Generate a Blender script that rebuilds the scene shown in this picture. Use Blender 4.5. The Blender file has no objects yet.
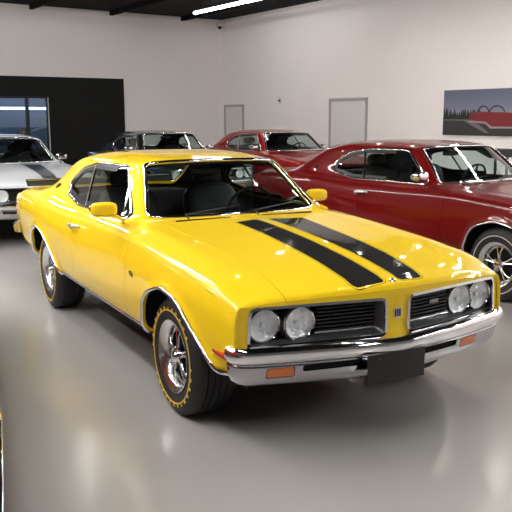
import bpy, math, random
import numpy as np
from mathutils import Vector, Matrix
random.seed(7)
PI = math.pi
COL = bpy.context.scene.collection

# ================================================================ camera, world, exposure
cam_d = bpy.data.cameras.new('camera'); cam = bpy.data.objects.new('camera', cam_d); COL.objects.link(cam)
CAM = Vector((3.8660, -2.4307, 1.6505)); YAW, PIT, ROL, FPX = 2.645722, -0.178571, -0.002738, 771.79
_f = Vector((math.cos(YAW)*math.cos(PIT), math.sin(YAW)*math.cos(PIT), math.sin(PIT)))
_r = Vector((math.sin(YAW), -math.cos(YAW), 0)); _u = _r.cross(_f)
_r2 = _r*math.cos(ROL)+_u*math.sin(ROL); _u2 = -_r*math.sin(ROL)+_u*math.cos(ROL)
cam.matrix_world = Matrix(((_r2.x, _u2.x, -_f.x, CAM.x), (_r2.y, _u2.y, -_f.y, CAM.y), (_r2.z, _u2.z, -_f.z, CAM.z), (0, 0, 0, 1)))
cam_d.sensor_fit = 'HORIZONTAL'; cam_d.sensor_width = 36; cam_d.lens = 36*FPX/512; cam_d.clip_start = .05
sc = bpy.context.scene
sc.camera = cam
w = bpy.data.worlds.new('world'); sc.world = w; w.use_nodes = True
w.node_tree.nodes['Background'].inputs[0].default_value = (.9, .93, 1, 1)
w.node_tree.nodes['Background'].inputs[1].default_value = 0.0
sc.view_settings.view_transform = 'Standard'; sc.view_settings.look = 'None'
sc.view_settings.gamma = 1; sc.view_settings.use_curve_mapping = False
sc.view_settings.exposure = 1.15
TUBE_STRENGTH = 48.0
SPOT_STRENGTH = 300.0

# ================================================================ materials
MATS = {}
def mat(name, col=(.5, .5, .5), rough=.5, metal=0, coat=0, emit=0, spec=.5, bump=0, bscale=40, noise=0, nscale=5, coat_rough=.03):
    if name in MATS: return MATS[name]
    m = bpy.data.materials.new(name); m.use_nodes = True
    nt = m.node_tree; b = nt.nodes['Principled BSDF']
    b.inputs['Base Color'].default_value = (*col, 1); b.inputs['Roughness'].default_value = rough
    b.inputs['Metallic'].default_value = metal; b.inputs['Coat Weight'].default_value = coat
    b.inputs['Coat Roughness'].default_value = coat_rough
    b.inputs['Specular IOR Level'].default_value = spec
    if emit:
        b.inputs['Emission Color'].default_value = (*col, 1); b.inputs['Emission Strength'].default_value = emit
    if noise or bump:
        tc = nt.nodes.new('ShaderNodeTexCoord')
    if noise:
        n = nt.nodes.new('ShaderNodeTexNoise'); n.inputs['Scale'].default_value = nscale; n.inputs['Detail'].default_value = 5
        nt.links.new(tc.outputs['Object'], n.inputs['Vector'])
        mx = nt.nodes.new('ShaderNodeMix'); mx.data_type = 'RGBA'
        mx.inputs['A'].default_value = (*[c*(1-noise) for c in col], 1); mx.inputs['B'].default_value = (*[min(1, c*(1+noise)) for c in col], 1)
        nt.links.new(n.outputs['Fac'], mx.inputs['Factor']); nt.links.new(mx.outputs['Result'], b.inputs['Base Color'])
    if bump:
        n2 = nt.nodes.new('ShaderNodeTexNoise'); n2.inputs['Scale'].default_value = bscale
        nt.links.new(tc.outputs['Object'], n2.inputs['Vector'])
        bp = nt.nodes.new('ShaderNodeBump'); bp.inputs['Strength'].default_value = bump; bp.inputs['Distance'].default_value = .01
        nt.links.new(n2.outputs['Fac'], bp.inputs['Height']); nt.links.new(bp.outputs['Normal'], b.inputs['Normal'])
    MATS[name] = m
    return m

def glass(name, tint, refl=1.0, rough=0.0):
    """thin pane: tinted transparency under a fresnel reflection"""
    if name in MATS: return MATS[name]
    m = bpy.data.materials.new(name); m.use_nodes = True; nt = m.node_tree
    nt.nodes.remove(nt.nodes['Principled BSDF'])
    t = nt.nodes.new('ShaderNodeBsdfTransparent'); t.inputs[0].default_value = (*tint, 1)
    g = nt.nodes.new('ShaderNodeBsdfGlossy'); g.inputs['Roughness'].default_value = rough; g.inputs[0].default_value = (refl, refl, refl, 1)
    f = nt.nodes.new('ShaderNodeFresnel'); f.inputs[0].default_value = 1.5
    ge = nt.nodes.new('ShaderNodeNewGeometry'); mt = nt.nodes.new('ShaderNodeMath'); mt.operation = 'MULTIPLY_ADD'
    mt.inputs[1].default_value = -.8333; mt.inputs[2].default_value = 1.5     # same reflection from both sides of a thin pane
    nt.links.new(ge.outputs['Backfacing'], mt.inputs[0]); nt.links.new(mt.outputs[0], f.inputs[0])
    mx = nt.nodes.new('ShaderNodeMixShader')
    nt.links.new(f.outputs[0], mx.inputs[0]); nt.links.new(t.outputs[0], mx.inputs[1]); nt.links.new(g.outputs[0], mx.inputs[2])
    nt.links.new(mx.outputs[0], nt.nodes['Material Output'].inputs[0])
    MATS[name] = m
    return m

PAINT = mat('yellow_paint', (.92, .625, .012), .5, coat=1.0, spec=.08)
STRIPE = mat('black_stripe', (.010, .010, .010), .6, coat=.6, coat_rough=.05, spec=.05)
STRIPE2 = mat('black_stripe_second', (.010, .010, .010), .6, coat=.6, coat_rough=.05, spec=.05)
CHROME = mat('chrome', (.86, .86, .88), .05, 1)
STEEL = mat('brushed_chrome', (.48, .48, .50), .12, 1)
SATIN = mat('satin_chrome', (.9, .9, .9), .32, 1)
BLACK = mat('black_plastic', (.012, .012, .012), .45)
MATTE = mat('matte_black', (.010, .010, .010), .9, spec=.2)
DARKTRIM = mat('dark_grey_trim', (.10, .10, .105), .35, .6)
RUBBER = mat('tyre_rubber', (.014, .013, .013), .62, bump=.25, bscale=90)
LETTER = mat('yellow_tyre_lettering', (.80, .52, .05), .6)
SILVERLET = mat('white_tyre_lettering', (.55, .53, .50), .6)
VINYL = mat('black_vinyl', (.02, .019, .018), .5, bump=.2, bscale=200)
LINER = mat('dark_headliner', (.035, .033, .03), .9)
ORANGE = mat('orange_lens', (.75, .17, .02), .15, coat=1)
REDLENS = mat('red_lens', (.45, .02, .01), .15, coat=1)
GLASS = glass('tinted_glass', (.76, .84, .82))
REFL = mat('lamp_reflector', (.92, .93, .94), .28, .55, bump=1.0, bscale=30)
LENS = glass('clear_lens', (.96, .97, .98))
RIMC = mat('polished_rim', (.82, .82, .83), .2, 1)

# ================================================================ mesh helpers
def tag(o, label, cat, group=None):
    o['label'] = label; o['category'] = cat
    if group: o['group'] = group
    return o
def empty(name, loc=(0, 0, 0), rz=0, parent=None):
    o = bpy.data.objects.new(name, None); COL.objects.link(o); o.location = loc; o.rotation_euler.z = rz
    o.empty_display_size = .2
    if parent: o.parent = parent
    return o
def link(name, me, mats, parent=None, loc=None, label=None):
    for m in (mats if isinstance(mats, (list, tuple)) else [mats]): me.materials.append(m)
    o = bpy.data.objects.new(name, me); COL.objects.link(o)
    if parent: o.parent = parent
    if loc is not None: o.location = loc
    if label: o['label'] = label
    return o
class MB:
    """collects simple solids into one mesh"""
    def __init__(s): s.v = []; s.f = []; s.m = []
    def add(s, v, f, mi=0):
        b = len(s.v); s.v += [tuple(p) for p in v]; s.f += [tuple(b+i for i in q) for q in f]; s.m += [mi]*len(f); return s
    def box(s, x0, x1, y0, y1, z0, z1, mi=0):
        v = [(x, y, z) for x in (x0, x1) for y in (y0, y1) for z in (z0, z1)]
        return s.add(v, [(0, 1, 3, 2), (4, 6, 7, 5), (0, 4, 5, 1), (2, 3, 7, 6), (0, 2, 6, 4), (1, 5, 7, 3)], mi)
    def lathe(s, prof, n=48, axis='y', cen=(0, 0, 0), mi=0, close=False):
        v = []; f = []; k = len(prof)
        for i in range(n):
            a = 2*PI*i/n; ca, sa = math.cos(a), math.sin(a)
            for r, h in prof:
                p = {'y': (r*ca, h, r*sa), 'z': (r*ca, r*sa, h), 'x': (h, r*ca, r*sa)}[axis]
                v.append((p[0]+cen[0], p[1]+cen[1], p[2]+cen[2]))
        kk = k if close else k-1
        for i in range(n):
            j = (i+1) % n
            for q in range(kk):
                q2 = (q+1) % k
                f.append((i*k+q, j*k+q, j*k+q2, i*k+q2))
        return s.add(v, f, mi)
    def tube(s, pts, r, n=10, mi=0, closed=False, flat=1.0):
        P = [Vector(p) for p in pts]; v = []; f = []; up = Vector((0, 0, 1)); k = len(P)
        for i, p in enumerate(P):
            a = P[i-1] if (i or closed) else p; b = P[(i+1) % k] if (i < k-1 or closed) else p
            t = (b-a).normalized()
            side = t.cross(up)
            if side.length < .05: side = t.cross(Vector((1, 0, 0)))
            side.normalize(); u = side.cross(t)
            rr = r[i] if hasattr(r, '__len__') else r
            for q in range(n):
                an = 2*PI*q/n
                v.append(p+side*math.cos(an)*rr+u*math.sin(an)*rr*flat)
        for i in range(k if closed else k-1):
            j = (i+1) % k
            for q in range(n): f.append((i*n+q, i*n+(q+1) % n, j*n+(q+1) % n, j*n+q))
        if not closed:
            f.append(tuple(range(n))[::-1]); f.append(tuple((k-1)*n+q for q in range(n)))
        return s.add(v, f, mi)
    def sell(s, c, h, e=2.6, n=24, mi=0):
        """superellipsoid: a rounded solid"""
        v = []; f = []; m = n//2
        pw = lambda a: math.copysign(abs(a)**(2/e), a)
        for i in range(m+1):
            th = -PI/2+PI*i/m
            for j in range(n):
                ph = 2*PI*j/n
                v.append((c[0]+h[0]*pw(math.cos(th))*pw(math.cos(ph)), c[1]+h[1]*pw(math.cos(th))*pw(math.sin(ph)), c[2]+h[2]*pw(math.sin(th))))
        for i in range(m):
            for j in range(n): f.append((i*n+j, i*n+(j+1) % n, (i+1)*n+(j+1) % n, (i+1)*n+j))
        return s.add(v, f, mi)
    def prism(s, poly, axis, a, b, mi=0):
        """extrude a 2D polygon; axis 'y': poly is (x,z); axis 'x': poly is (y,z); axis 'z': (x,y)"""
        k = len(poly)
        mk = {'y': lambda p, h: (p[0], h, p[1]), 'x': lambda p, h: (h, p[0], p[1]), 'z': lambda p, h: (p[0], p[1], h)}[axis]
        v = [mk(p, a) for p in poly]+[mk(p, b) for p in poly]
        f = [tuple(range(k))[::-1], tuple(range(k, 2*k))]+[(i, (i+1) % k, k+(i+1) % k, k+i) for i in range(k)]
        return s.add(v, f, mi)
    def xf(s, M):
        s.v = [tuple(M @ Vector(p)) for p in s.v]; return s
    def build(s, name, mats, parent=None, loc=None, smooth=35, bevel=0, label=None):
        me = bpy.data.meshes.new(name); me.from_pydata(s.v, [], s.f)
        me.polygons.foreach_set('material_index', s.m)
        me.validate()
        import bmesh
        bm = bmesh.new(); bm.from_mesh(me); bmesh.ops.recalc_face_normals(bm, faces=bm.faces)
        if bevel:
            ed = [e for e in bm.edges if len(e.link_faces) == 2 and e.calc_face_angle(0) > .6]
            bmesh.ops.bevel(bm, geom=ed, offset=bevel, segments=2, affect='EDGES', profile=.7)
        bm.to_mesh(me); bm.free()
        if smooth:
            me.shade_smooth(); me.set_sharp_from_angle(angle=math.radians(smooth))
        return link(name, me, mats, parent, loc, label)
# ---------------------------------------------------------------- surface tools (numpy only)
def herm(P, C, S):
    """P (n,B,3) control rows, C (n,B) crease 0..1, S samples per segment -> (sum(S)+1,B,3)"""
    n = P.shape[0]
    d = np.maximum(np.linalg.norm(P[1:]-P[:-1], axis=2), 1e-5)
    s = (P[1:]-P[:-1])/d[..., None]
    m = np.zeros_like(P)
    m[0] = s[0]; m[-1] = s[-1]
    w0 = d[:-1][..., None]; w1 = d[1:][..., None]
    m[1:-1] = (s[:-1]*w1+s[1:]*w0)/(w0+w1)
    out = [P[:1]]
    for i in range(n-1):
        c0 = C[i][:, None]; c1 = C[i+1][:, None]
        t0 = (m[i]*(1-c0)+s[i]*c0)*d[i][:, None]
        t1 = (m[i+1]*(1-c1)+s[i]*c1)*d[i][:, None]
        t = (np.arange(1, S[i]+1)/S[i])[:, None, None]
        out.append((2*t**3-3*t**2+1)*P[i]+(t**3-2*t**2+t)*t0+(-2*t**3+3*t**2)*P[i+1]+(t**3-t**2)*t1)
    return np.concatenate(out)

def herm1(c, S):
    out = [c[:1]]
    for i in range(len(c)-1):
        t = (np.arange(1, S[i]+1)/S[i]).reshape((-1,)+(1,)*(c.ndim-1))
        out.append(c[i]*(1-t)+c[i+1]*t)
    return np.concatenate(out)

class Msh:
    """triangle mesh with vertex normals N and free vertex attributes A"""
    def __init__(s, V, N, T, A=None):
        s.V, s.N, s.T = V, N, T
        s.A = A if A is not None else np.zeros((len(V), 0))
    def compact(s):
        u, inv = np.unique(s.T, return_inverse=True)
        return Msh(s.V[u], s.N[u], inv.reshape(-1, 3), s.A[u])
    def moved(s, d):
        return Msh(s.V+s.N*d, s.N, s.T, s.A)
    def mirrored(s):
        f = np.array([1, -1, 1.])
        return Msh(s.V*f, s.N*f, s.T[:, ::-1], s.A)

def clip(m, f):
    """split at f=0: (f>=0 part, f<0 part)"""
    f = np.where(np.abs(f) < 1e-7, 1e-7, f)
    s = f > 0
    k = s[m.T].sum(1)
    D = np.concatenate([m.V, m.N, m.A], 1)
    mix = m.T[(k == 1) | (k == 2)]
    kk = k[(k == 1) | (k == 2)]
    Tp = [m.T[k == 3]]; Tn = [m.T[k == 0]]
    if len(mix):
        sm = s[mix]
        lone = np.where((kk == 1)[:, None], sm, ~sm).argmax(1)
        r = np.arange(len(mix))
        a, b, c = mix[r, lone], mix[r, (lone+1) % 3], mix[r, (lone+2) % 3]
        E = np.concatenate([np.stack([a, b], 1), np.stack([a, c], 1)])
        E = np.sort(E, 1)
        U, inv = np.unique(E, axis=0, return_inverse=True)
        inv = inv.reshape(-1)
        t = f[U[:, 0]]/(f[U[:, 0]]-f[U[:, 1]])
        new = D[U[:, 0]]*(1-t)[:, None]+D[U[:, 1]]*t[:, None]
        base = len(D)
        D = np.concatenate([D, new])
        p = base+inv[:len(mix)]; q = base+inv[len(mix):]
        lo = np.stack([a, p, q], 1)
        ot = np.concatenate([np.stack([p, b, c], 1), np.stack([p, c, q], 1)])
        kp = kk == 1; k2 = np.concatenate([kp, kp])
        Tp += [lo[kp], ot[~k2]]; Tn += [lo[~kp], ot[k2]]
    V, N, A = D[:, :3], D[:, 3:6], D[:, 6:]
    N = N/np.maximum(np.linalg.norm(N, axis=1, keepdims=True), 1e-9)
    mk = lambda L: Msh(V, N, np.concatenate(L).astype(int), A).compact()
    return mk(Tp), mk(Tn)

def sdf(P, Q):
    """signed distance of points P (n,2) to closed polygon Q (k,2); negative inside"""
    best = np.full(len(P), 1e9); ins = np.zeros(len(P), bool)
    for i in range(len(Q)):
        a, b = Q[i], Q[(i+1) % len(Q)]
        e = b-a; w = P-a
        t = np.clip((w@e)/max(e@e, 1e-12), 0, 1)
        d = w-t[:, None]*e
        best = np.minimum(best, (d*d).sum(1))
        c = (a[1] > P[:, 1]) != (b[1] > P[:, 1])
        if abs(e[1]) > 1e-12:
            ins ^= c & (P[:, 0] < a[0]+e[0]*(P[:, 1]-a[1])/e[1])
    return np.sqrt(best)*np.where(ins, -1, 1)

def rpoly(pts, r, n=6):
    """polygon with rounded corners; r a number or one per corner"""
    pts = [np.array(p, float) for p in pts]; out = []
    k = len(pts)
    for i in range(k):
        ri = r[i] if hasattr(r, '__len__') else r
        p, a, b = pts[i], pts[i-1], pts[(i+1) % k]
        u = (a-p)/np.linalg.norm(a-p); v = (b-p)/np.linalg.norm(b-p)
        if ri <= 0:
            out.append(p); continue
        ang = math.acos(max(-1, min(1, u@v)))
        if ang > 3.1:
            out.append(p); continue
        L = min(ri/math.tan(ang/2), .48*np.linalg.norm(a-p), .48*np.linalg.norm(b-p))
        for t in np.linspace(0, 1, n):
            out.append((1-t)**2*(p+u*L)+2*t*(1-t)*p+t*t*(p+v*L))
    return np.array(out)

def grid_mesh(G, A=None, closed=False):
    """G (a,b,3) grid of points -> Msh with grid normals"""
    du = np.gradient(G, axis=0); dv = np.gradient(G, axis=1)
    if closed:
        dv[:, 0] = dv[:, -1] = (G[:, 1]-G[:, -2])/2
    N = np.cross(du, dv)
    N /= np.maximum(np.linalg.norm(N, axis=2, keepdims=True), 1e-9)
    a, b = G.shape[:2]
    I = np.arange(a*b).reshape(a, b)
    p, q, r, s = I[:-1, :-1].ravel(), I[1:, :-1].ravel(), I[1:, 1:].ravel(), I[:-1, 1:].ravel()
    T = np.concatenate([np.stack([p, q, r], 1), np.stack([p, r, s], 1)])
    return Msh(G.reshape(-1, 3), N.reshape(-1, 3), T, None if A is None else A.reshape(a*b, -1))

# ---------------------------------------------------------------- the coupe's body surface
# car frame: x forward, y to its left, z up, origin on the floor under the front axle
def nose_x(y):
    return .868-.135*(np.abs(y)/.8)**1.5

SX = np.array([.80, .5, 0, -.5, -1.0, -1.6, -2.2, -2.8, -3.3, -3.8, -4.1])[::-1]
SIDE = dict(  # y and z of the side columns at the SX stations (front first)
 y6=[.815, .86, .875, .87, .855, .85, .855, .88, .88, .865, .84],
 z6=[.745, .835, .885, .915, .925, .915, .915, .935, .935, .915, .90],
 y7=[.84, .89, .905, .90, .893, .89, .90, .92, .92, .90, .865],
 z7=[.68, .76, .80, .825, .825, .81, .82, .845, .85, .84, .82],
 y8=[.845, .895, .915, .918, .915, .915, .92, .93, .925, .90, .865],
 z8=[.60, .65, .68, .69, .68, .67, .68, .70, .71, .70, .69],
 y9=[.84, .885, .905, .912, .912, .912, .912, .915, .905, .88, .85],
 z9=[.51, .53, .54, .54, .53, .52, .53, .55, .56, .57, .57],
 y10=[.82, .86, .87, .875, .878, .878, .878, .875, .865, .85, .82],
 z10=[.43, .42, .41, .405, .40, .40, .40, .41, .43, .46, .48],
 y11=[.76, .78, .78, .78, .78, .78, .78, .78, .77, .76, .75],
 z11=[.40, .385, .37, .36, .36, .36, .36, .37, .39, .43, .45])
def sv(k, x):
    return float(np.interp(x, SX, np.array(SIDE[k])[::-1]))

def body_rows():
    rows = []
    def row(xs, ys, zs, cu=(0,)*6, cv=(0,)*6, side_x=None):
        sx = side_x if side_x is not None else xs[5]
        P = [(xs[j], ys[j], zs[j]) for j in range(6)]
        for j in range(6, 12):
            P.append((sx, sv('y%d' % j, sx), sv('z%d' % j, sx)))
        rows.append((P, list(cu)+[0]*6, list(cv)+[0]*6))
    hy = [0, .26, .50, .66, .74, .80]
    def nose(dx, z, y=None, sidex=0):
        yy = y or [0, .26, .50, .64, .72, .775]
        xs = [nose_x(v)-dx for v in yy]
        row(xs, yy, z, side_x=.735-dx if sidex == 0 else sidex)
    nose(.0, [.795, .79, .785, .78, .775, .765])
    nose(.015, [.818, .812, .803, .795, .788, .778])
    nose(.07, [.838, .833, .823, .815, .806, .795])
    row([.60, .60, .58, .57, .56, .56], hy, [.878, .868, .860, .857, .851, .838])
    row([.3]*6, hy, [.918, .908, .902, .901, .897, .883])
    row([-.1]*6, hy, [.955, .944, .937, .937, .934, .918])
    row([-.5, -.5, -.5, -.5, -.5, -.5], hy, [.978, .969, .963, .963, .960, .945])
    # windscreen base, windscreen top
    row([-.80, -.815, -.86, -.93, -.965, -.99], [0, .26, .50, .675, .735, .79], [.985, .985, .985, .987, .982, .966],
        cu=[1, 1, 1, 1, .6, .2], cv=[0, 0, 0, .8, .8, .6], side_x=-.97)
    row([-1.27, -1.275, -1.30, -1.37, -1.29, -1.22], [0, .22, .42, .565, .675, .79], [1.352, 1.350, 1.342, 1.318, 1.14, .966],
        cu=[.8, .8, .8, .6, .2, 0], cv=[0, 0, 0, .8, .2, .7], side_x=-1.25)
    row([-1.65]*6, [0, .24, .44, .59, .695, .79], [1.378, 1.376, 1.366, 1.325, 1.15, .963], cv=[0, 0, 0, .5, 0, .7])
    row([-2.1]*6, [0, .24, .44, .60, .70, .79], [1.385, 1.383, 1.372, 1.33, 1.15, .960], cv=[0, 0, 0, .4, 0, .7])
    row([-2.5]*6, [0, .24, .44, .60, .70, .79], [1.368, 1.366, 1.356, 1.315, 1.15, .965], cv=[0, 0, 0, .3, 0, .5])
    row([-2.76, -2.76, -2.79, -2.85, -2.85, -2.85], [0, .24, .44, .605, .70, .795], [1.33, 1.328, 1.318, 1.245, 1.12, .985],
        cu=[.7, .7, .6, 0, 0, 0], cv=[0, 0, .2, .1, 0, .2])
    row([-3.12, -3.12, -3.13, -3.17, -3.17, -3.17], [0, .24, .46, .64, .73, .81], [1.165, 1.163, 1.15, 1.095, 1.035, .985],
        cv=[0, 0, .3, 0, 0, 0])
    row([-3.50, -3.50, -3.50, -3.50, -3.50, -3.50], [0, .24, .48, .66, .75, .82], [1.0, 1.0, .995, .99, .985, .965],
        cu=[1, 1, .9, .2, 0, 0], cv=[0]*6)
    row([-3.8]*6, [0, .24, .48, .66, .75, .82], [.978, .978, .976, .974, .968, .95])
    row([-4.03, -4.03, -4.03, -4.02, -4.0, -3.98], [0, .24, .48, .66, .74, .80], [.965, .965, .963, .96, .952, .935], side_x=-4.0)
    row([-4.10, -4.10, -4.10, -4.09, -4.08, -4.06], [0, .24, .48, .66, .74, .79], [.93, .93, .928, .925, .92, .905], side_x=-4.09)
    return rows
ROW_W0, ROW_W1, ROW_B0, ROW_B1 = 7, 8, 12, 14

ARCHF = rpoly([(-.37, .2), (-.365, .45), (-.27, .655), (-.02, .735), (.20, .70), (.40, .56), (.56, .43), (.64, .2)], [0, .2, .25, .3, .3, .5, .2, 0], 8)
ARCHR = rpoly([(-3.30, .2), (-3.275, .45), (-3.15, .655), (-2.93, .72), (-2.72, .69), (-2.50, .555), (-2.34, .43), (-2.26, .2)], [0, .2, .25, .3, .3, .5, .2, 0], 8)

def body_surface(step=.014):
    rows = body_rows()
    P = np.array([r[0] for r in rows], float); Cu = np.array([r[1] for r in rows], float); Cv = np.array([r[2] for r in rows], float)
    # full width: mirror the columns
    f = np.array([1, -1, 1.])
    PF = np.concatenate([P[:, :0:-1]*f, P], 1)
    CuF = np.concatenate([Cu[:, :0:-1], Cu], 1); CvF = np.concatenate([Cv[:, :0:-1], Cv], 1)
    n, m = PF.shape[:2]
    Sv = [max(3, int(np.linalg.norm(PF[:, j+1]-PF[:, j], axis=1).mean()/step)) for j in range(m-1)]
    Su = [max(3, int(np.linalg.norm(PF[i+1]-PF[i], axis=1).mean()/step)) for i in range(n-1)]
    Q = herm(PF.transpose(1, 0, 2), CvF.T, Sv).transpose(1, 0, 2)
    cq = herm1(CuF.T, Sv).T
    G = herm(Q, cq, Su)
    uu = herm1(np.arange(n, dtype=float), Su); vv = herm1(np.abs(np.arange(m)-(m//2)).astype(float), Sv)
    sgn = np.sign(G[..., 1])
    # flare round the wheel arches
    flat = G.reshape(-1, 3)
    w = np.clip((.93-flat[:, 2])/.1, 0, 1)*(np.abs(flat[:, 1]) > .6)
    for ar in (ARCHF, ARCHR):
        near = (w > 0) & (np.abs(flat[:, 0]-ar[:, 0].mean()) < .8)
        d = sdf(flat[near][:, [0, 2]], ar)
        flat[near, 1] += np.sign(flat[near, 1])*w[near]*.014*np.exp(-(np.maximum(d, 0)/.035)**2)
    A = np.stack(np.broadcast_arrays(uu[:, None], vv[None]), 2)
    mm = grid_mesh(flat.reshape(G.shape), A)
    # outward normals
    if mm.N[np.argmax(mm.V[:, 2]), 2] < 0:
        mm.N = -mm.N; mm.T = mm.T[:, ::-1]
    return mm
# ---------------------------------------------------------------- end of surface tools

def to_obj(name, m, mats, parent=None, flange=0.0, mi=None, label=None, extra=None):
    """Msh -> object; open borders get a folded-in lip; extra: list of (Msh, material index)"""
    parts = [(m, 0)]+(extra or [])
    Vs, Ns, Fs, Ms = [], [], [], []
    base = 0
    for q, idx in parts:
        if not len(q.T): continue
        Vs.append(q.V); Ns.append(q.N); Fs.append(q.T+base); Ms += [idx]*len(q.T); base += len(q.V)
        if flange:
            E = np.concatenate([q.T[:, [0, 1]], q.T[:, [1, 2]], q.T[:, [2, 0]]])
            key = np.sort(E, 1); _, ix, ct = np.unique(key, axis=0, return_index=True, return_counts=True)
            B = E[ix[ct == 1]]
            a, b = B[:, 0], B[:, 1]
            Va, Vb, Na, Nb = q.V[a], q.V[b], q.N[a], q.N[b]
            en = -np.cross(Vb-Va, (Na+Nb)/2); en /= np.maximum(np.linalg.norm(en, axis=1, keepdims=True), 1e-9)
            k = len(B)
            Vs += [Va, Vb, Vb-Nb*flange, Va-Na*flange]; Ns += [en]*4
            I = np.arange(k)+base
            Fs += [np.stack([I, I+k, I+2*k], 1), np.stack([I, I+2*k, I+3*k], 1)]; Ms += [idx]*(2*k); base += 4*k
    V = np.concatenate(Vs); N = np.concatenate(Ns); F = np.concatenate(Fs)
    me = bpy.data.meshes.new(name)
    me.vertices.add(len(V)); me.vertices.foreach_set('co', V.ravel())
    me.loops.add(len(F)*3); me.loops.foreach_set('vertex_index', F.ravel().astype(np.int32))
    me.polygons.add(len(F)); me.polygons.foreach_set('loop_start', np.arange(0, len(F)*3, 3, dtype=np.int32))
    me.polygons.foreach_set('material_index', np.array(Ms, dtype=np.int32))
    me.update(); me.validate(); me.shade_smooth()
    try: me.normals_split_custom_set_from_vertices(N.tolist())
    except Exception as e: print('normals', e)
    return link(name, me, mats, parent, label=label)

def band(m, f, w, gap=0.0):
    """part of m with gap < f < gap+w"""
    p, _ = clip(m, f(m)-gap)
    _, n = clip(p, f(p)-gap-w)
    return n

def tri_grad(m, f):
    a, b, c = m.V[m.T[:, 0]], m.V[m.T[:, 1]], m.V[m.T[:, 2]]
    n = np.cross(b-a, c-a); A2 = np.maximum((n**2).sum(1, keepdims=True), 1e-16)
    fa, fb, fc = f[m.T[:, 0]][:, None], f[m.T[:, 1]][:, None], f[m.T[:, 2]][:, None]
    g = np.cross(n, (c-b)*fa+(a-c)*fb+(b-a)*fc)/A2*np.sqrt(A2)
    G = np.zeros_like(m.V)
    for k in range(3): np.add.at(G, m.T[:, k], g)
    return G/np.maximum(np.linalg.norm(G, axis=1, keepdims=True), 1e-12)
def bead(m, fn, f0, f1, h, base=.001, n=6):
    """rounded moulding following the band f0 < fn < f1"""
    q = band(m, fn, f1-f0, f0)
    for k in range(1, n):
        c = f0+(f1-f0)*k/n
        a, b = clip(q, fn(q)-c)
        V = np.concatenate([a.V, b.V]); N = np.concatenate([a.N, b.N]); A = np.concatenate([a.A, b.A]); T = np.concatenate([a.T, b.T+len(a.V)])
        _, ix, inv = np.unique(np.round(V, 7), axis=0, return_index=True, return_inverse=True)
        q = Msh(V[ix], N[ix], inv.reshape(-1)[T], A[ix])
    f = fn(q); t = np.clip((f-(f0+f1)/2)/((f1-f0)/2), -1, 1)
    G = tri_grad(q, f)
    z = base+h*np.sqrt(np.maximum(1-t*t, 0)); sl = .95*t
    N = q.N*np.sqrt(1-sl*sl)[:, None]+G*sl[:, None]
    N /= np.linalg.norm(N, axis=1, keepdims=True)
    return Msh(q.V+q.N*z[:, None], N, q.T, q.A)

# ================================================================ wheels
def make_wheel(parent, letters=LETTER):
    """outer face towards +y, hub face at y=0"""
    t = MB()
    pr = [(.205, -.012), (.222, .0), (.25, .006), (.275, .008), (.30, .0), (.318, -.012), (.329, -.026)]
    for k in range(5):
        y0 = -.032-k*.038
        pr += [(.335, y0), (.335, y0-.030), (.327, y0-.031), (.327, y0-.037)]
    pr += [(.329, -.225), (.31, -.245), (.26, -.25), (.205, -.235)]
    t.lathe(pr, 72)
    o = t.build('wheel', RUBBER, parent, smooth=50)
    if letters is not None:
        r = MB(); r.lathe([(.258, .0068), (.2585, .0088), (.2655, .0092), (.266, .0070)], 72, close=True)
        r.build('sidewall_ring', letters, o)
        rnd = random.Random(3)
        n = 30
        for i in range(n):
            if i in (13, 14, 28, 29): continue
            a0 = 2*PI*i/n; wv = rnd.choice([.011, .013, .015])
            M0 = Matrix.Rotation(-a0, 4, 'Y') @ Matrix.Translation((.2745, .0085, 0))
            q = MB(); q.box(-.009, .009, -.002, .0014, -wv*.62, -wv*.62+.005); q.box(-.009, .009, -.002, .0014, wv*.62-.005, wv*.62)
            c = rnd.random()
            if c < .4: q.box(.005, .009, -.002, .0014, -wv*.6, wv*.6)
            elif c < .7: q.box(-.002, .002, -.002, .0014, -wv*.6, wv*.6)
            else: q.box(-.009, -.005, -.002, .0014, -wv*.6, wv*.6)
            q.xf(M0); q.build('sidewall_letter', letters, o, smooth=0)
    rim = MB()
    rim.lathe([(.2, -.03), (.208, -.004), (.207, .002), (.200, .001), (.192, -.008), (.180, -.014), (.170, -.022), (.166, -.050), (.164, -.058), (.150, -.060)], 64)
    rim.build('rim', RIMC, o, smooth=50)
    d = MB(); d.lathe([(.164, -.062), (.12, -.085), (.02, -.08), (0.0001, -.08)], 40)
    d.build('brake_drum', MATTE, o)
    for k in range(5):
        s = MB(); a = 2*PI*k/5+.3
        for off in (-.20, .20):
            p0 = Vector((.040*math.cos(a+off*.9), -.038, .040*math.sin(a+off*.9)))
            p1 = Vector((.105*math.cos(a+off*.55), -.036, .105*math.sin(a+off*.55)))
            p2 = Vector((.168*math.cos(a+off), -.048, .168*math.sin(a+off)))
            s.tube([p0, p1, p2], [.009, .0065, .0085], 8)
        s.build('spoke', RIMC, o)
    c = MB(); c.lathe([(.055, -.070), (.052, -.036), (.042, -.030), (.036, -.014), (.032, -.004), (.02, 0.0), (.0001, .001)], 28)
    c.build('centre_cap', CHROME, o)
    for k in range(5):
        n = MB(); a = 2*PI*(k+.5)/5+.3; n.lathe([(.010, -.05), (.010, -.022), (.0001, -.020)], 6, cen=(.052*math.cos(a), 0, .052*math.sin(a)))
        n.build('lug_nut', STEEL, o)
    return o

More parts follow.
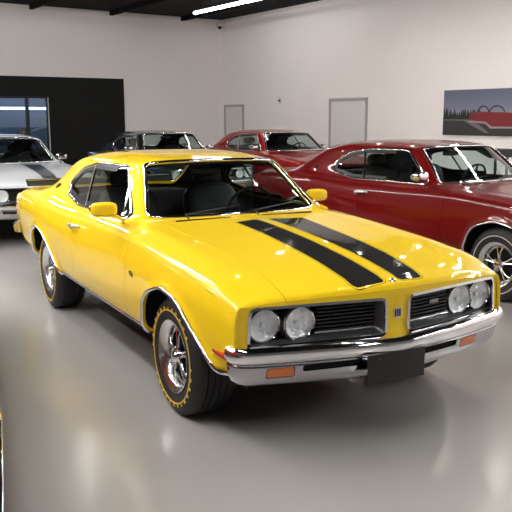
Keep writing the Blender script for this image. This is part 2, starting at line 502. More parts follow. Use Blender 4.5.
# ================================================================ the coupe
HOODY = lambda x: np.interp(x, [-.8, -.2, .4, .8, .9], [.625, .615, .59, .60, .60])
def ssd(m, poly):      # side view distance, only meaningful on the flanks
    return sdf(m.V[:, [0, 2]], poly)
GLASSP = rpoly([(-1.00, .985), (-2.12, .975), (-2.50, 1.03), (-2.52, 1.14), (-2.33, 1.245), (-2.02, 1.297), (-1.50, 1.303), (-1.43, 1.288)],
               [.02, .12, .10, .10, .2, .2, .03, .02], 8)
def vis_side(m): return np.abs(m.V[:, 1]) > .5

def ws_f(m):           # windscreen opening: negative inside
    u, v = m.A[:, 0], m.A[:, 1]
    p = (u-7.5)*.56; s = np.interp(v, [0, 1, 2, 3, 4], [0, .25, .46, .625, .74])
    hw = .605-(u-7)*.035
    q = np.stack([p, s-hw], 1); r = .05
    dx = np.abs(q[:, 0])-(.262-r); dy = q[:, 1]+r
    d = np.hypot(np.maximum(dx, 0), np.maximum(dy, 0))+np.minimum(np.maximum(dx, dy), 0)-r
    return d
def rw_f(m):           # rear window
    u, v = m.A[:, 0], m.A[:, 1]
    p = (u-13)*.40; s = np.interp(v, [0, 1, 2, 3, 4], [0, .24, .46, .64, .74])
    r = .06
    dx = np.abs(p)-(.36-r); dy = s-.56+r
    return np.hypot(np.maximum(dx, 0), np.maximum(dy, 0))+np.minimum(np.maximum(dx, dy), 0)-r
def side_f(m):
    d = ssd(m, GLASSP)
    return np.where(vis_side(m) & (m.V[:, 2] > .9), d, 1.0)
def arch_f(m):
    d = np.minimum(ssd(m, ARCHF), ssd(m, ARCHR))
    return np.where((np.abs(m.V[:, 1]) > .6) & (m.V[:, 2] < .85), d, 1.0)
def box2(a, b, ca, cb, ha, hb, r):
    dx = np.abs(a-ca)-(ha-r); dy = np.abs(b-cb)-(hb-r)
    return np.hypot(np.maximum(dx, 0), np.maximum(dy, 0))+np.minimum(np.maximum(dx, dy), 0)-r

BEZ = [(.785, .764), (.795, .562), (.062, .560), (.066, .762)]
BEZP = rpoly(BEZ, [.05, .035, .045, .045], 8)
def inset(poly, d):
    c = poly.mean(0); out = []
    k = len(poly)
    for i in range(k):
        e = poly[(i+1) % k]-poly[i-1]; n = np.array([e[1], -e[0]]); n /= max(np.linalg.norm(n), 1e-9)
        if n@(c-poly[i]) < 0: n = -n
        out.append(poly[i]+n*d)
    return np.array(out)
S1 = rpoly([(.83, -.235), (.83, -.045), (-.2, -.02), (-.60, -.004), (-.575, -.175), (-.2, -.185)], [.03, .03, 0, .02, .02, 0], 5)
S2 = rpoly([(.83, .045), (.815, .205), (.45, .255), (-.2, .30), (-.58, .34), (-.60, .075), (-.2, .07)], [.03, .03, .2, 0, .02, .02, 0], 5)

def loop_strip(la, xa, lb, xb):
    """walls between two (y,z) loops, x offsets relative to the nose plane"""
    mb = MB(); k = len(la)
    v = [(nose_x(p[0])+xa, p[0], p[1]) for p in la]+[(nose_x(p[0])+xb, p[0], p[1]) for p in lb]
    mb.add(v, [(i, (i+1) % k, k+(i+1) % k, k+i) for i in range(k)])
    return mb

def bumper_path(y):
    s = np.sign(y); a = abs(y)
    return a

def make_car():
    car = empty('coupe_car')
    S = body_surface()
    # ---- paintwork
    body, _ = clip(S, arch_f(S))
    # lip mouldings of the arches
    lipf = bead(S, arch_f, -.010, .010, .010, .003)
    mid = lipf.V[:, 0] > -1.4
    body, _ = clip(body, ws_f(body)-.004)
    body, _ = clip(body, rw_f(body)-.004)
    body, _ = clip(body, side_f(body)-.002)
    # bonnet
    def hood_f(m):   # negative inside
        return np.maximum(np.abs(m.V[:, 1])-HOODY(m.V[:, 0]), (-.715-.0*m.V[:, 0])-m.V[:, 0])+np.where(m.V[:, 2] < .72, 1, 0)
    rest, hood = clip(body, hood_f(body)+.0025)
    rest, _ = clip(rest, hood_f(rest)-.0025)
    # bonnet skin with its two stripes
    def st_f(m): return np.minimum(sdf(m.V[:, :2], S1), sdf(m.V[:, :2], S2))
    hp, stripe = clip(hood, st_f(hood))
    pin = band(hp, st_f, .0035, .008)
    hp1, _ = clip(hp, st_f(hp)-.0115); _, hp2 = clip(hp, st_f(hp)-.008)
    pa, pb = clip(pin, pin.V[:, 1]-.03*(1-pin.V[:, 0])/1.6); sa, sb = clip(stripe, stripe.V[:, 1]-.03*(1-stripe.V[:, 0])/1.6)
    hood_o = to_obj('hood', hp1, [PAINT, STRIPE, STRIPE2], car, .015, extra=[(hp2, 0), (pb, 1), (sb, 1), (pa, 2), (sa, 2)])
    # doors
    def door_f(m):
        P = rpoly([(-.655, .432), (-.648, .99), (-2.02, .97), (-1.90, .80), (-1.86, .60), (-1.88, .432)], [.03, .02, .02, .1, .1, .05], 6)
        d = ssd(m, P)
        return np.where((np.abs(m.V[:, 1]) > .6) & (m.A[:, 1] > 4.93), d, np.maximum(d, (4.93-m.A[:, 1])*.15))
    rest, door = clip(rest, door_f(rest)+.0022)
    rest, _ = clip(rest, door_f(rest)-.0022)
    rest, _ = clip(rest, np.maximum(.655-rest.V[:, 0], rest.V[:, 2]-.50))      # behind the bumper
    # boot lid
    def boot_f(m):
        return np.maximum(np.abs(m.V[:, 1])-.66, np.maximum(m.V[:, 0]+3.56, -4.06-m.V[:, 0]))+np.where(m.V[:, 2] < .85, 1, 0)
    rest, boot = clip(rest, boot_f(rest)+.0025)
    rest, _ = clip(rest, boot_f(rest)-.0025)
    to_obj('trunk_lid', boot, [PAINT], car, .015)
    # nose panel with the two grille openings
    yy = np.linspace(-.9, .9, 220); zz = np.linspace(.36, .84, 70)
    Y, Z = np.meshgrid(yy, zz, indexing='ij')
    X = nose_x(Y)+.004*np.exp(-(Y/.06)**2)
    F = grid_mesh(np.stack([X, Y, Z], 2))
    if F.N[0, 0] < 0: F.N = -F.N; F.T = F.T[:, ::-1]
    urow = S.A[:, 0] < 1e-6
    ol = S.V[urow][:, [1, 2]]; ol = ol[np.argsort(np.arange(len(ol)))]
    _, F = clip(F, sdf(F.V[:, 1:], ol)+.001)
    def bz(m):
        q = m.V[:, 1:].copy(); q[:, 0] = np.abs(q[:, 0]); return sdf(q, BEZP)
    F, _ = clip(F, bz(F)); F, _ = clip(F, F.V[:, 2]-.50)
    B = to_obj('body', rest, [PAINT], car, .02, extra=[(F, 0)])
    # rear panel
    rl = S.V[S.A[:, 0] > S.A[:, 0].max()-1e-6]
    mb = MB(); k = len(rl)
    cx = rl.mean(0)
    mb.add([tuple(p) for p in rl]+[(-4.12, cx[1], .7)], [(i, (i+1) % k, k) for i in range(k)])
    mb.build('tail_panel', PAINT, car, smooth=60)
    for sgn in (1, -1):
        dr, _ = clip(door, door.V[:, 1]*sgn)
        d = to_obj('door', dr, [PAINT], car, .02)
        # handle
        h = MB(); x0, z0 = -1.84, .852
        yb = .893*sgn
        h.tube([(x0+.085, yb-.005*sgn, z0), (x0+.07, yb+.034*sgn, z0+.004), (x0-.05, yb+.034*sgn, z0), (x0-.065, yb-.005*sgn, z0-.006)], .0125, 8)
        h.sell((x0-.085, yb+.010*sgn, z0-.014), (.022, .020, .022), 2)
        h.build('door_handle', SATIN, d)
        # mirror
        mi = MB(); c = (-.90, -.955, 1.072) if sgn < 0 else (-1.19, .842, 1.050)
        mi.sell(c, (.05, .083, .046), 3.6, 32)
        mi.tube([(-.985, .80*sgn, .965), (c[0]-.05, .825*sgn, 1.0), (c[0]-.015, c[1]-.06*sgn, c[2]-.035)], [.014, .009, .012], 8, mi=0)
        mm = mi.build('side_mirror', PAINT, d, smooth=50)
        g = MB(); g.sell((c[0]-.053, c[1], c[2]), (.006, .080, .036), 2.6); g.build('mirror_glass', CHROME, mm)
        # side glass
        _, gl = clip(S, side_f(S)+.008)
        gl, _ = clip(gl, gl.V[:, 1]*sgn)
        so = to_obj('side_window', gl.moved(-.006), [GLASS], car)
        # chrome frame of the side glass and its two uprights
        tr = bead(S, side_f, -.010, .012, .009)
        tr, _ = clip(tr, tr.V[:, 1]*sgn)
        to_obj('window_trim', tr, [CHROME], so)
        rub = band(S, side_f, .035, -.042).moved(.0005); rub, _ = clip(rub, rub.V[:, 1]*sgn)
        _, rub = clip(rub, .0+(-rub.V[:, 0]-1.45)*-1 if False else (1.0-rub.V[:, 2])*0+np.where(rub.V[:, 0] > -1.6, 1., -1.))
        to_obj('window_seal', rub, [BLACK], so, .008)
        for (xa, za, xb, zb, ww, mt_) in ((-2.09, 1.292, -1.93, .975, .011, CHROME), (-1.385, 1.29, -1.10, .985, .008, CHROME)):
            def div_f(m):
                n = np.array([zb-za, -(xb-xa)]); n = n/np.linalg.norm(n)
                return np.abs((m.V[:, 0]-xa)*n[0]+(m.V[:, 2]-za)*n[1])-ww
            _, dv = clip(S, side_f(S)+.004); dv, _ = clip(dv, dv.V[:, 1]*sgn); _, dv = clip(dv, div_f(dv))
            to_obj('window_divider', dv.moved(.002), [mt_], so, .012)
        # fender badge, side marker, quarter emblem
        e = MB(); e.box(-.555, -.50, .9135*sgn, .9185*sgn, .708, .714); e.box(-.53, -.515, .9135*sgn, .9185*sgn, .70, .735); e.box(-.56, -.545, .9135*sgn, .9185*sgn, .715, .732); e.box(-.51, -.495, .9135*sgn, .9185*sgn, .70, .722)
        e.build('fender_badge', BLACK, car, smooth=0)
        e = MB(); e.box(.545, .70, .83*sgn, .885*sgn, .510, .528); e.xf(Matrix.Translation((0, 0, 0))).build('side_marker', REDLENS, car, bevel=.004)
        e = MB(); e.box(-3.97, -3.88, .868*sgn, .893*sgn, .80, .822); e.build('side_marker', REDLENS, car, bevel=.004)
        e = MB()
        for q in range(4): e.box(-2.93+.028*q, -2.915+.028*q, .70*sgn, .752*sgn, 1.03+.012*q, 1.05+.012*q)
        e.xf(Matrix.Identity(4)).build('pillar_badge', DARKTRIM, car, smooth=0)
        # arch lips
        for k_, msk in ((0, 1), (1, -1)):
            lf, _ = clip(lipf, lipf.V[:, 1]*sgn); lf, _ = clip(lf, (lf.V[:, 0]+1.4)*msk)
            lf, _ = clip(lf, lf.V[:, 2]-.385)
            to_obj('arch_moulding', lf, [CHROME], car)
        # sill moulding
        sm, _ = clip(S, S.V[:, 1]*sgn); sm, _ = clip(sm, sm.V[:, 0]+2.6); _, sm = clip(sm, sm.V[:, 0]+.2)
        sm, _ = clip(sm, sm.A[:, 1]-8.5); sm = bead(sm, lambda q: q.V[:, 2], .396, .420, .007); sm, _ = clip(sm, arch_f(sm)-.004)
        to_obj('sill_moulding', sm, [CHROME], car)
        # wheel well liners
        for ar in (ARCHF, ARCHR):
            wl = MB(); k = len(ar); a2 = inset(ar, -.004); a2[:, 1] = np.maximum(a2[:, 1], .43)
            v = [(p[0], .885*sgn, p[1]) for p in a2]+[(p[0], .56*sgn, p[1]) for p in a2]
            wl.add(v, [(i, i+1, k+i+1, k+i) for i in range(k-1)]+[tuple(range(k, 2*k))])
            wl.build('wheel_well', MATTE, car)
    # ---- windscreen and rear window
    _, ws = clip(S, ws_f(S)+.006)
    wo = to_obj('windshield', ws.moved(-.006), [GLASS], car)
    to_obj('windshield_trim', bead(S, ws_f, -.014, .014, .011), [CHROME], wo)
    _, rw = clip(S, rw_f(S)+.006)
    ro = to_obj('rear_window', rw.moved(-.006), [GLASS], car)
    to_obj('rear_window_trim', bead(S, rw_f, -.012, .012, .009), [CHROME], ro)
    for y0, y1, x1 in ((.10, .52, -1.0), (-.42, .02, -.93)):
        wp = MB()
        pts = []
        for t in np.linspace(0, 1, 6):
            yv = y0+(y1-y0)*t; xv = -.80+(x1+.80)*t*.55-.012*abs(yv)
            pts.append((xv-.03, yv, 1.012+.03*t))
        wp.tube(pts, .006, 6); wp.tube([(-.77, y0, .985), pts[0], pts[2]], .006, 6)
        wp.build('wiper', BLACK, wo)
    # cowl vent slots
    for sgn in (1, -1):
        cv = MB(); cv.box(-.765, -.755, .12*sgn if sgn > 0 else -.52, .52 if sgn > 0 else -.12, .976, .988)
        cv.build('cowl_vent', BLACK, car, smooth=0)
    # bonnet scoop lip and hood emblem
    em = MB(); em.lathe([(.020, 0), (.022, .003), (.016, .006), (.0001, .007)], 20, axis='z')
    em.xf(Matrix.Translation((.828, .0, .827)) @ Matrix.Rotation(.65, 4, 'Y')).build('hood_emblem', CHROME, hood_o)
    em = MB(); em.prism(rpoly([(-.024, .03), (.024, .03), (.024, -.012), (0, -.032), (-.024, -.012)], .006, 3), 'x', 0, .006)
    for q in (-.013, 0, .013): em.box(.005, .009, q-.003, q+.003, -.016, .022, 1)
    em.xf(Matrix.Translation((.871, .0, .672))).build('nose_emblem', [CHROME, BLACK], car, smooth=0)
    # ---- grilles
    for sgn in (-1, 1):
        fl = np.array([sgn, 1])
        P0 = BEZP*fl; P1 = inset(BEZP, .014)*fl; P2 = rpoly([(.770, .749), (.778, .577), (.100, .604), (.098, .740)], [.04, .03, .02, .02], 8)*fl
        g = MB()
        for la, xa, lb, xb in ((P0, -.015, P0, .012), (P0, .012, P1, .014), (P1, .014, P1, -.02)):
            q = loop_strip(la, xa, lb, xb); g.add(q.v, q.f)
        gb = g.build('grille_bezel', CHROME, car, smooth=40)
        q = loop_strip(P1, .004, P2, -.05); q.build('grille_surround', DARKTRIM, gb, smooth=40)
        yy = np.linspace(.03, .82, 60); zz = np.linspace(.54, .78, 24)
        Y, Z = np.meshgrid(yy, zz, indexing='ij'); bp = grid_mesh(np.stack([nose_x(Y)-.075, Y*sgn, Z], 2))
        _, bp = clip(bp, sdf(np.stack([np.abs(bp.V[:, 1]), bp.V[:, 2]], 1), inset(BEZP, .012)))
        if bp.N[0, 0] < 0: bp.N = -bp.N
        to_obj('grille_backing', bp, [MATTE], gb)
        def bar(y0, y1, z, h, d, mt, nm):
            b = MB(); ys = np.linspace(y0, y1, 12)
            v = []
            for y_ in ys:
                x_ = nose_x(y_)-.045
                v += [(x_-d, y_*sgn, z-h), (x_, y_*sgn, z-h), (x_, y_*sgn, z+h), (x_-d, y_*sgn, z+h)]
            f = []
            for i in range(11):
                for q in range(4): f.append((i*4+q, i*4+(q+1) % 4, i*4+4+(q+1) % 4, i*4+4+q))
            f += [(0, 1, 2, 3), (44, 45, 46, 47)]
            b.add(v, f); return b.build(nm, mt, gb, smooth=0)
        for i in range(9):
            bar(.10, .42, .592+i*.0185, .0035, .025, BLACK, 'grille_slat')
        bar(.10, .42, .668, .0016, .012, STEEL, 'grille_bar'); bar(.10, .43, .602, .004, .02, STEEL, 'grille_bar'); bar(.10, .42, .742, .002, .012, DARKTRIM, 'grille_bar')
        if sgn > 0:
            b = MB()
            for (a0, a1, z0, z1) in ((.270, .300, .690, .694), (.270, .274, .676, .694), (.270, .300, .676, .680), (.298, .302, .676, .686), (.286, .300, .684, .688),
                                     (.306, .334, .690, .694), (.306, .310, .684, .694), (.306, .334, .684, .688), (.330, .334, .676, .688), (.306, .334, .676, .680)):
                xx = nose_x((a0+a1)/2)-.045; b.box(xx, xx+.010, a0, a1, z0, z1)
            b.build('grille_badge', CHROME, gb, smooth=0)
        for yc in (.514, .690):
            xc = nose_x(yc)-.035
            h = MB(); h.lathe([(.078, -.03), (.0875, -.02), (.089, .004), (.084, .012), (.078, .008), (.075, -.004)], 48, axis='x')
            # black cup round the ring
            ho = h.build('headlight', CHROME, car, smooth=50); ho.location = (xc, yc*sgn, .660)
            l = MB(); l.lathe([(.077, -.004), (.070, .008), (.055, .018), (.03, .024), (.0001, .026)], 40, axis='x'); l.build('headlight_lens', LENS, ho)
            l = MB(); l.lathe([(.077, -.005), (.066, -.012), (.050, -.017), (.030, -.020), (.014, -.021), (.013, -.008), (.0001, -.006)], 40, axis='x'); l.build('headlight_reflector', REFL, ho)
            c = MB(); c.lathe([(.089, .0), (.093, -.002), (.094, -.045)], 40, axis='x'); c.build('headlight_cup', BLACK, ho)
    # ---- front bumper: blade above, apron below
    def fy(t):                    # plan path, t -1..1
        s = np.sign(t); a = abs(t)
        ys = np.interp(a, [0, .80, .88, .94, 1.0], [0, .755, .80, .820, .824])
        xs = np.where(a < .80, nose_x(ys), 0)
        xs = xs if a < .80 else np.interp(a, [.80, .88, .94, 1.0], [nose_x(.755), .724, .69, .655])
        return float(xs), float(s*ys)
    TT = np.concatenate([np.linspace(-1, -.8, 22), np.linspace(-.78, .78, 120), np.linspace(.8, 1, 22)])
    path = np.array([fy(t) for t in TT])
    # smooth the corner
    for _ in range(3): path[1:-1] = (path[:-2]+2*path[1:-1]+path[2:])/4
    tan = np.gradient(path, axis=0); nrm = np.stack([-tan[:, 1], tan[:, 0]], 1)*-1; nrm /= np.linalg.norm(nrm, axis=1, keepdims=True)
    if nrm[len(nrm)//2, 0] < 0: nrm = -nrm
    def sweep(prof, sub, endshrink=True):
        pr = np.array(prof, float)
        Pm = herm(pr[:, None, :], np.zeros((len(pr), 1)), [sub]*(len(pr)-1))[:, 0]
        G = np.zeros((len(path), len(Pm), 3))
        for i, (p, n) in enumerate(zip(path, nrm)):
            k = min(1, (1-abs(TT[i]))/.05)**.5 if endshrink else 1
            zc = Pm[:, 1].mean()
            dz = -.020*max(0, 1-abs(p[1])/.8)
            G[i, :, 0] = p[0]+n[0]*Pm[:, 0]*(.35+.65*k); G[i, :, 1] = p[1]+n[1]*Pm[:, 0]*(.35+.65*k); G[i, :, 2] = zc+(Pm[:, 1]-zc)*(.55+.45*k)+dz
        return grid_mesh(G)
    bl = sweep([(-.03, .566), (.02, .579), (.046, .580), (.064, .566), (.070, .545), (.066, .520), (.052, .500), (.030, .490), (-.01, .486)], 4)
    if (bl.N[:, 0]*bl.V[:, 0]).mean() < 0: bl.N = -bl.N; bl.T = bl.T[:, ::-1]
    fb = to_obj('front_bumper', bl, [CHROME], car, .03)
    def apron_open(m):
        y = m.V[:, 1]; z = m.V[:, 2]
        return np.minimum.reduce([box2(y, z, -.375, .452, .155, .017, .008), box2(y, z, .30, .452, .13, .017, .008),
                                  box2(y, z, -.640, .440, .070, .027, .008), box2(y, z, .535, .440, .070, .027, .008)])
    ap = sweep([(.0, .490), (.026, .488), (.034, .480), (.030, .45), (.020, .41), (.004, .382), (-.02, .370), (-.06, .366)], 8, False)
    if (ap.N[:, 0]*ap.V[:, 0]).mean() < 0: ap.N = -ap.N; ap.T = ap.T[:, ::-1]
    ap0, _ = clip(ap, apron_open(ap))
    av = to_obj('bumper_apron', ap0, [STEEL], fb, .03)
    to_obj('bumper_vent', clip(ap, ap.V[:, 2]-.40)[0].moved(-.012), [MATTE], fb)
    for sgn in (1, -1):
        def tsf(m): return box2(m.V[:, 1], m.V[:, 2], .535 if sgn > 0 else -.640, .440, .066, .023, .006)
        _, ts = clip(ap, tsf(ap)); to_obj('turn_signal', ts.moved(.001), [ORANGE], fb, .02)
    pl = MB(); pl.box(nose_x(0)+.058, nose_x(0)+.064, -.22, .14, .340, .492)
    po = pl.build('licence_plate', BLACK, fb, bevel=.004)
    for yb in (-.15, .07):
        b = MB(); b.lathe([(.006, 0), (.006, .003), (.0001, .004)], 10, axis='x', cen=(nose_x(0)+.064, yb, .47))
        b.build('plate_bolt', DARKTRIM, po)
    # ---- rear bumper
    rp = []
    for t in np.linspace(-1, 1, 60):
        a = abs(t); y = np.sign(t)*np.interp(a, [0, .82, .92, 1], [0, .80, .895, .90]); x = np.interp(a, [0, .82, .92, 1], [-4.17, -4.13, -4.06, -3.93]); rp.append((x, y))
    rb = MB(); rp = np.array(rp)
    for _ in range(2): rp[1:-1] = (rp[:-2]+2*rp[1:-1]+rp[2:])/4
    v = []; pf = [(-.02, .62), (.02, .625), (.035, .59), (.03, .54), (.0, .525), (-.03, .53)]
    tn = np.gradient(rp, axis=0); nn = np.stack([tn[:, 1], -tn[:, 0]], 1); nn /= np.linalg.norm(nn, axis=1, keepdims=True)
    if nn[30, 0] > 0: nn = -nn
    for p, n in zip(rp, nn): v += [(p[0]+n[0]*d, p[1]+n[1]*d, z) for d, z in pf]
    f = [(i*6+q, i*6+(q+1) % 6, i*6+6+(q+1) % 6, i*6+6+q) for i in range(59) for q in range(6)]+[tuple(range(6)), tuple(59*6+q for q in range(6))]
    rb.add(v, f).build('rear_bumper', CHROME, car, smooth=60)
    for sgn in (1, -1):
        tl = MB(); tl.box(-4.14, -4.09, min(.42*sgn, .76*sgn), max(.42*sgn, .76*sgn), .68, .78); tl.build('tail_light', REDLENS, car, bevel=.006)
    # ---- spoiler
    sp = MB(); pr = [(-3.93, .978), (-4.02, 1.02), (-4.10, 1.03), (-4.105, 1.022), (-4.05, .972)]
    sp.prism(pr, 'y', -.76, .76); so_ = sp.build('rear_spoiler', BLACK, car, bevel=.003)
    se = MB(); se.box(-4.112, -4.02, -.76, .76, 1.0262, 1.0335); se.build('spoiler_edge', STEEL, so_)
    # ---- underside and cabin
    ub = MB(); ub.box(-3.95, -.40, -.56, .56, .22, .40); ub.box(-.40, .60, -.48, .48, .30, .42); ub.box(-2.35, -.42, -.80, .80, .34, .42); ub.box(.50, .70, -.50, .50, .42, .52)
    ub.box(.10, .70, -.55, .55, .40, .75); ub.box(-4.05, -3.4, -.72, .72, .40, .60)
    ub.build('underbody_blocker', MATTE, car, smooth=0)  # black boxes added to block light below and behind the nose slots
    bs, _ = clip(S, S.A[:, 0]-6.9); _, bs = clip(bs, bs.A[:, 0]-14.1); _, bs = clip(bs, bs.A[:, 1]-10)
    for fn in (ws_f, rw_f, side_f): bs, _ = clip(bs, fn(bs)+.010)
    bs, _ = clip(bs, arch_f(bs)-.01)
    bs = bs.moved(-.028)
    to_obj('cabin_lining', bs, [LINER], car)
    cf = MB(); cf.box(-3.5, -.75, -.76, .76, .42, .46); cf.box(-3.55, -2.86, -.62, .62, .90, .93); cf.box(-.98, -.80, -.72, .72, .46, .90)
    cf.build('cabin_floor', VINYL, car, bevel=.01)
    da = MB(); da.prism(rpoly([(-.93, .955), (-1.14, .958), (-1.27, .93), (-1.30, .87), (-1.24, .72), (-.93, .72)], .03, 4), 'y', -.70, .70)
    dh = da.build('dashboard', VINYL, car, smooth=40)
    for yy_ in (.26, .46):
        gau = MB(); gau.lathe([(.05, 0), (.052, -.006), (.045, -.008), (.0001, -.006)], 20, axis='x', cen=(-1.298, yy_, .885))
        gau.build('gauge', STEEL, dh)
    stw = MB(); n = 40
    stw.tube([(0, .185*math.cos(2*PI*i/n), .185*math.sin(2*PI*i/n)) for i in range(n)], .012, 8, closed=True)
    for a in (PI/2+2.1, PI/2-2.1, PI/2): stw.tube([(0, 0, 0), (-.0, .18*math.cos(a), .18*math.sin(a))], [.02, .009], 6)
    stw.lathe([(.035, -.03), (.04, .01), (.0001, .02)], 16, axis='x'); stw.tube([(.02, 0, 0), (.30, 0, -.04)], .018, 8)
    stw.xf(Matrix.Translation((-1.42, .37, .95)) @ Matrix.Rotation(.38, 4, 'Y')).build('steering_wheel', BLACK, car)
    def seat(y, w_, xo, zo, back):
        s = MB(); s.sell((xo, y, .56+zo), (.27, w_, .09), 4)
        q = MB(); q.sell((0, 0, 0), (.07, w_, back), 4)
        q.xf(Matrix.Translation((xo-.30, y, .60+zo+back*.85)) @ Matrix.Rotation(-.28, 4, 'Y'))
        s.add(q.v, q.f)
        o = s.build('seat', VINYL, car, smooth=50)
        return o
    for y in (.37, -.37):
        o = seat(y, .25, -1.80, 0, .27)
        hr = MB(); hr.sell((-2.20, y, 1.16), (.045, .13, .07), 3); hr.build('headrest', VINYL, o)
    seat(0, .62, -2.58, 0, .22)
    rm = MB(); rm.sell((-1.42, 0, 1.255), (.012, .12, .028), 4); rm.tube([(-1.40, 0, 1.27), (-1.33, 0, 1.32)], .007, 6)
    rm.build('rear_view_mirror', BLACK, car)
    # ---- wheels
    for x in (0, -2.845):
        for sgn in (1, -1):
            wh = make_wheel(car)
            wh.location = (x, .872*sgn, .335); wh.rotation_euler = (0, .4*x, 0 if sgn > 0 else PI)
    return car

car = make_car()
tag(car, 'yellow two-door coupe with two black hood stripes, in the middle of the showroom', 'car')

def copy_tree(o, parent, mp, skip):
    c = o.copy()
    if o.type == 'MESH' and any(s.name in mp for s in o.data.materials):
        key = (o.data.name, tuple(sorted((a, b.name) for a, b in mp.items())))
        c.data = o.data.copy()
        for i, s in enumerate(c.data.materials):
            if s.name in mp: c.data.materials[i] = mp[s.name]
    COL.objects.link(c); c.parent = parent
    for ch in o.children:
        if ch.name.split('.')[0] not in skip: copy_tree(ch, c, mp, skip)
    return c
def other_car(label, loc, rz, paint, stripe, skip=(), lettering=None, mirror=CHROME, scale=1):
    mp = {'yellow_paint': paint, 'black_stripe': paint, 'black_stripe_second': stripe, 'yellow_tyre_lettering': lettering or SILVERLET}
    c = copy_tree(car, None, mp, skip)
    for d in c.children:
        for q in d.children:
            if q.name.startswith('side_mirror'): q.data.materials[0] = mirror
    c['label'] = label; c.location = loc; c.rotation_euler.z = rz; c.scale = (scale,)*3
    return c
DEEPRED = mat('deep_red_paint', (.13, .0012, .0014), .35, coat=.55, spec=.1)
RED = mat('bright_red_paint', (.28, .008, .006), .35, coat=.7, spec=.1)
BLK = mat('black_paint', (.012, .012, .013), .35, coat=1, spec=.1)
WHT = mat('white_paint', (.62, .65, .67), .35, coat=1)
NAVY = mat('dark_stripe', (.02, .03, .05), .35, coat=.6)
NOSP = ('rear_spoiler', 'sidewall_letter')
other_car('deep red two-door coupe parked behind the yellow coupe, by the picture wall', (-1.16, 3.573, 0), math.radians(4.3), DEEPRED, DEEPRED, NOSP+('side_marker', 'fender_badge'))
other_car('red two-door coupe far back before the right wall, between black car and deep red coupe', (-8.43, 5.62, 0), 0, RED, RED, NOSP)
other_car('black two-door coupe at the back of the room, behind the yellow roof', (-9.12, 3.345, 0), 0, BLK, BLK, NOSP)
other_car('white two-door coupe with one dark hood stripe, left before the dark panel', (-7.07, -.12, 0), .031, WHT, NAVY, NOSP)
other_car('red car cut off by the left edge, only a sliver of its flank showing', (1.35, -2.974, 0), -.15, RED, RED, NOSP+('side_mirror', ))

# ================================================================ the room
TH = math.radians(5.8)       # room axes against the yellow car
CX, CY, H = -15.6, 7.05, 4.22
room = Matrix.Translation((CX, CY, 0)) @ Matrix.Rotation(TH, 4, 'Z')   # local: origin in the far corner, +x along right wall, -y along left wall
def st(o): o['kind'] = 'structure'; return o
def rbuild(mb, name, m, **k):
    mb.xf(room); return mb.build(name, m, **k)
WALL = mat('wall_paint', (.88, .835, .805), .85, noise=.02, nscale=1.5, bump=.05, bscale=60)
NEARW = mat('charcoal_wall_paint', (.16, .16, .16), .85)
CEIL = mat('black_ceiling', (.008, .0075, .007), .9, spec=.2)
DPANEL = mat('dark_wall_panel', (.010, .010, .0095), .7, spec=.25)
DOORM = mat('door_paint', (.74, .71, .69), .6)
DOORM2 = mat('door_frame_paint', (.42, .40, .385), .6)
def floor_mat():
    m = mat('grey_epoxy_floor', (.35, .345, .345), .16, spec=.6)
    nt = m.node_tree; b = nt.nodes['Principled BSDF']
    tc = nt.nodes.new('ShaderNodeTexCoord')
    n = nt.nodes.new('ShaderNodeTexNoise'); n.inputs['Scale'].default_value = .9; n.inputs['Detail'].default_value = 6
    nt.links.new(tc.outputs['Object'], n.inputs['Vector'])
    r = nt.nodes.new('ShaderNodeMapRange'); r.inputs['To Min'].default_value = .13; r.inputs['To Max'].default_value = .26
    nt.links.new(n.outputs['Fac'], r.inputs['Value']); nt.links.new(r.outputs['Result'], b.inputs['Roughness'])
    mx = nt.nodes.new('ShaderNodeMix'); mx.data_type = 'RGBA'
    mx.inputs['A'].default_value = (.335, .318, .305, 1); mx.inputs['B'].default_value = (.39, .37, .355, 1)
    nt.links.new(n.outputs['Fac'], mx.inputs['Factor']); nt.links.new(mx.outputs['Result'], b.inputs['Base Color'])
    n2 = nt.nodes.new('ShaderNodeTexNoise'); n2.inputs['Scale'].default_value = 3.5
    nt.links.new(tc.outputs['Object'], n2.inputs['Vector'])
    bp = nt.nodes.new('ShaderNodeBump'); bp.inputs['Strength'].default_value = .12; bp.inputs['Distance'].default_value = .004
    nt.links.new(n2.outputs['Fac'], bp.inputs['Height']); nt.links.new(bp.outputs['Normal'], b.inputs['Normal'])
    return m
LX, LY = 26.0, 18.0
m = MB(); m.box(-.2, LX, -LY, .2, -.1, 0); st(rbuild(m, 'floor', floor_mat(), smooth=0))
m = MB(); m.box(-.2, LX, -LY, .2, H, H+.1); st(rbuild(m, 'ceiling', CEIL, smooth=0))
# ceiling beams
for y in (-1.2, -3.2, -5.2, -7.2, -9.2):
    m = MB(); m.box(0, LX-.2, y-.04, y+.04, H-.10, H); st(rbuild(m, 'trim_1', CEIL, smooth=0))
# left (back) wall with the window opening
wy0, wy1, wz0, wz1 = -10.5, -4.89, .85, 2.13
m = MB()
m.box(-.2, 0, -LY, wy0, 0, H); m.box(-.2, 0, wy1, 0, 0, H); m.box(-.2, 0, wy0, wy1, 0, wz0); m.box(-.2, 0, wy0, wy1, wz1, H)
st(rbuild(m, 'wall_left', WALL, smooth=0))
m = MB(); pz = 2.60; py1 = -2.93
m.box(0, .03, -LY+.3, wy0, 0, pz); m.box(0, .03, wy1, py1, 0, pz); m.box(0, .03, wy0, wy1, 0, wz0); m.box(0, .03, wy0, wy1, wz1, pz)
st(rbuild(m, 'trim_2', DPANEL, smooth=0))
m = MB(); m.box(-.2, LX, 0, .2, 0, H); st(rbuild(m, 'wall_right', WALL, smooth=0))
m = MB(); m.box(LX, LX+.2, -LY, .2, 0, H); st(rbuild(m, 'wall_near', NEARW, smooth=0))
m = MB(); m.box(-.2, LX, -LY-.2, -LY, 0, H); st(rbuild(m, 'wall_side', NEARW, smooth=0))
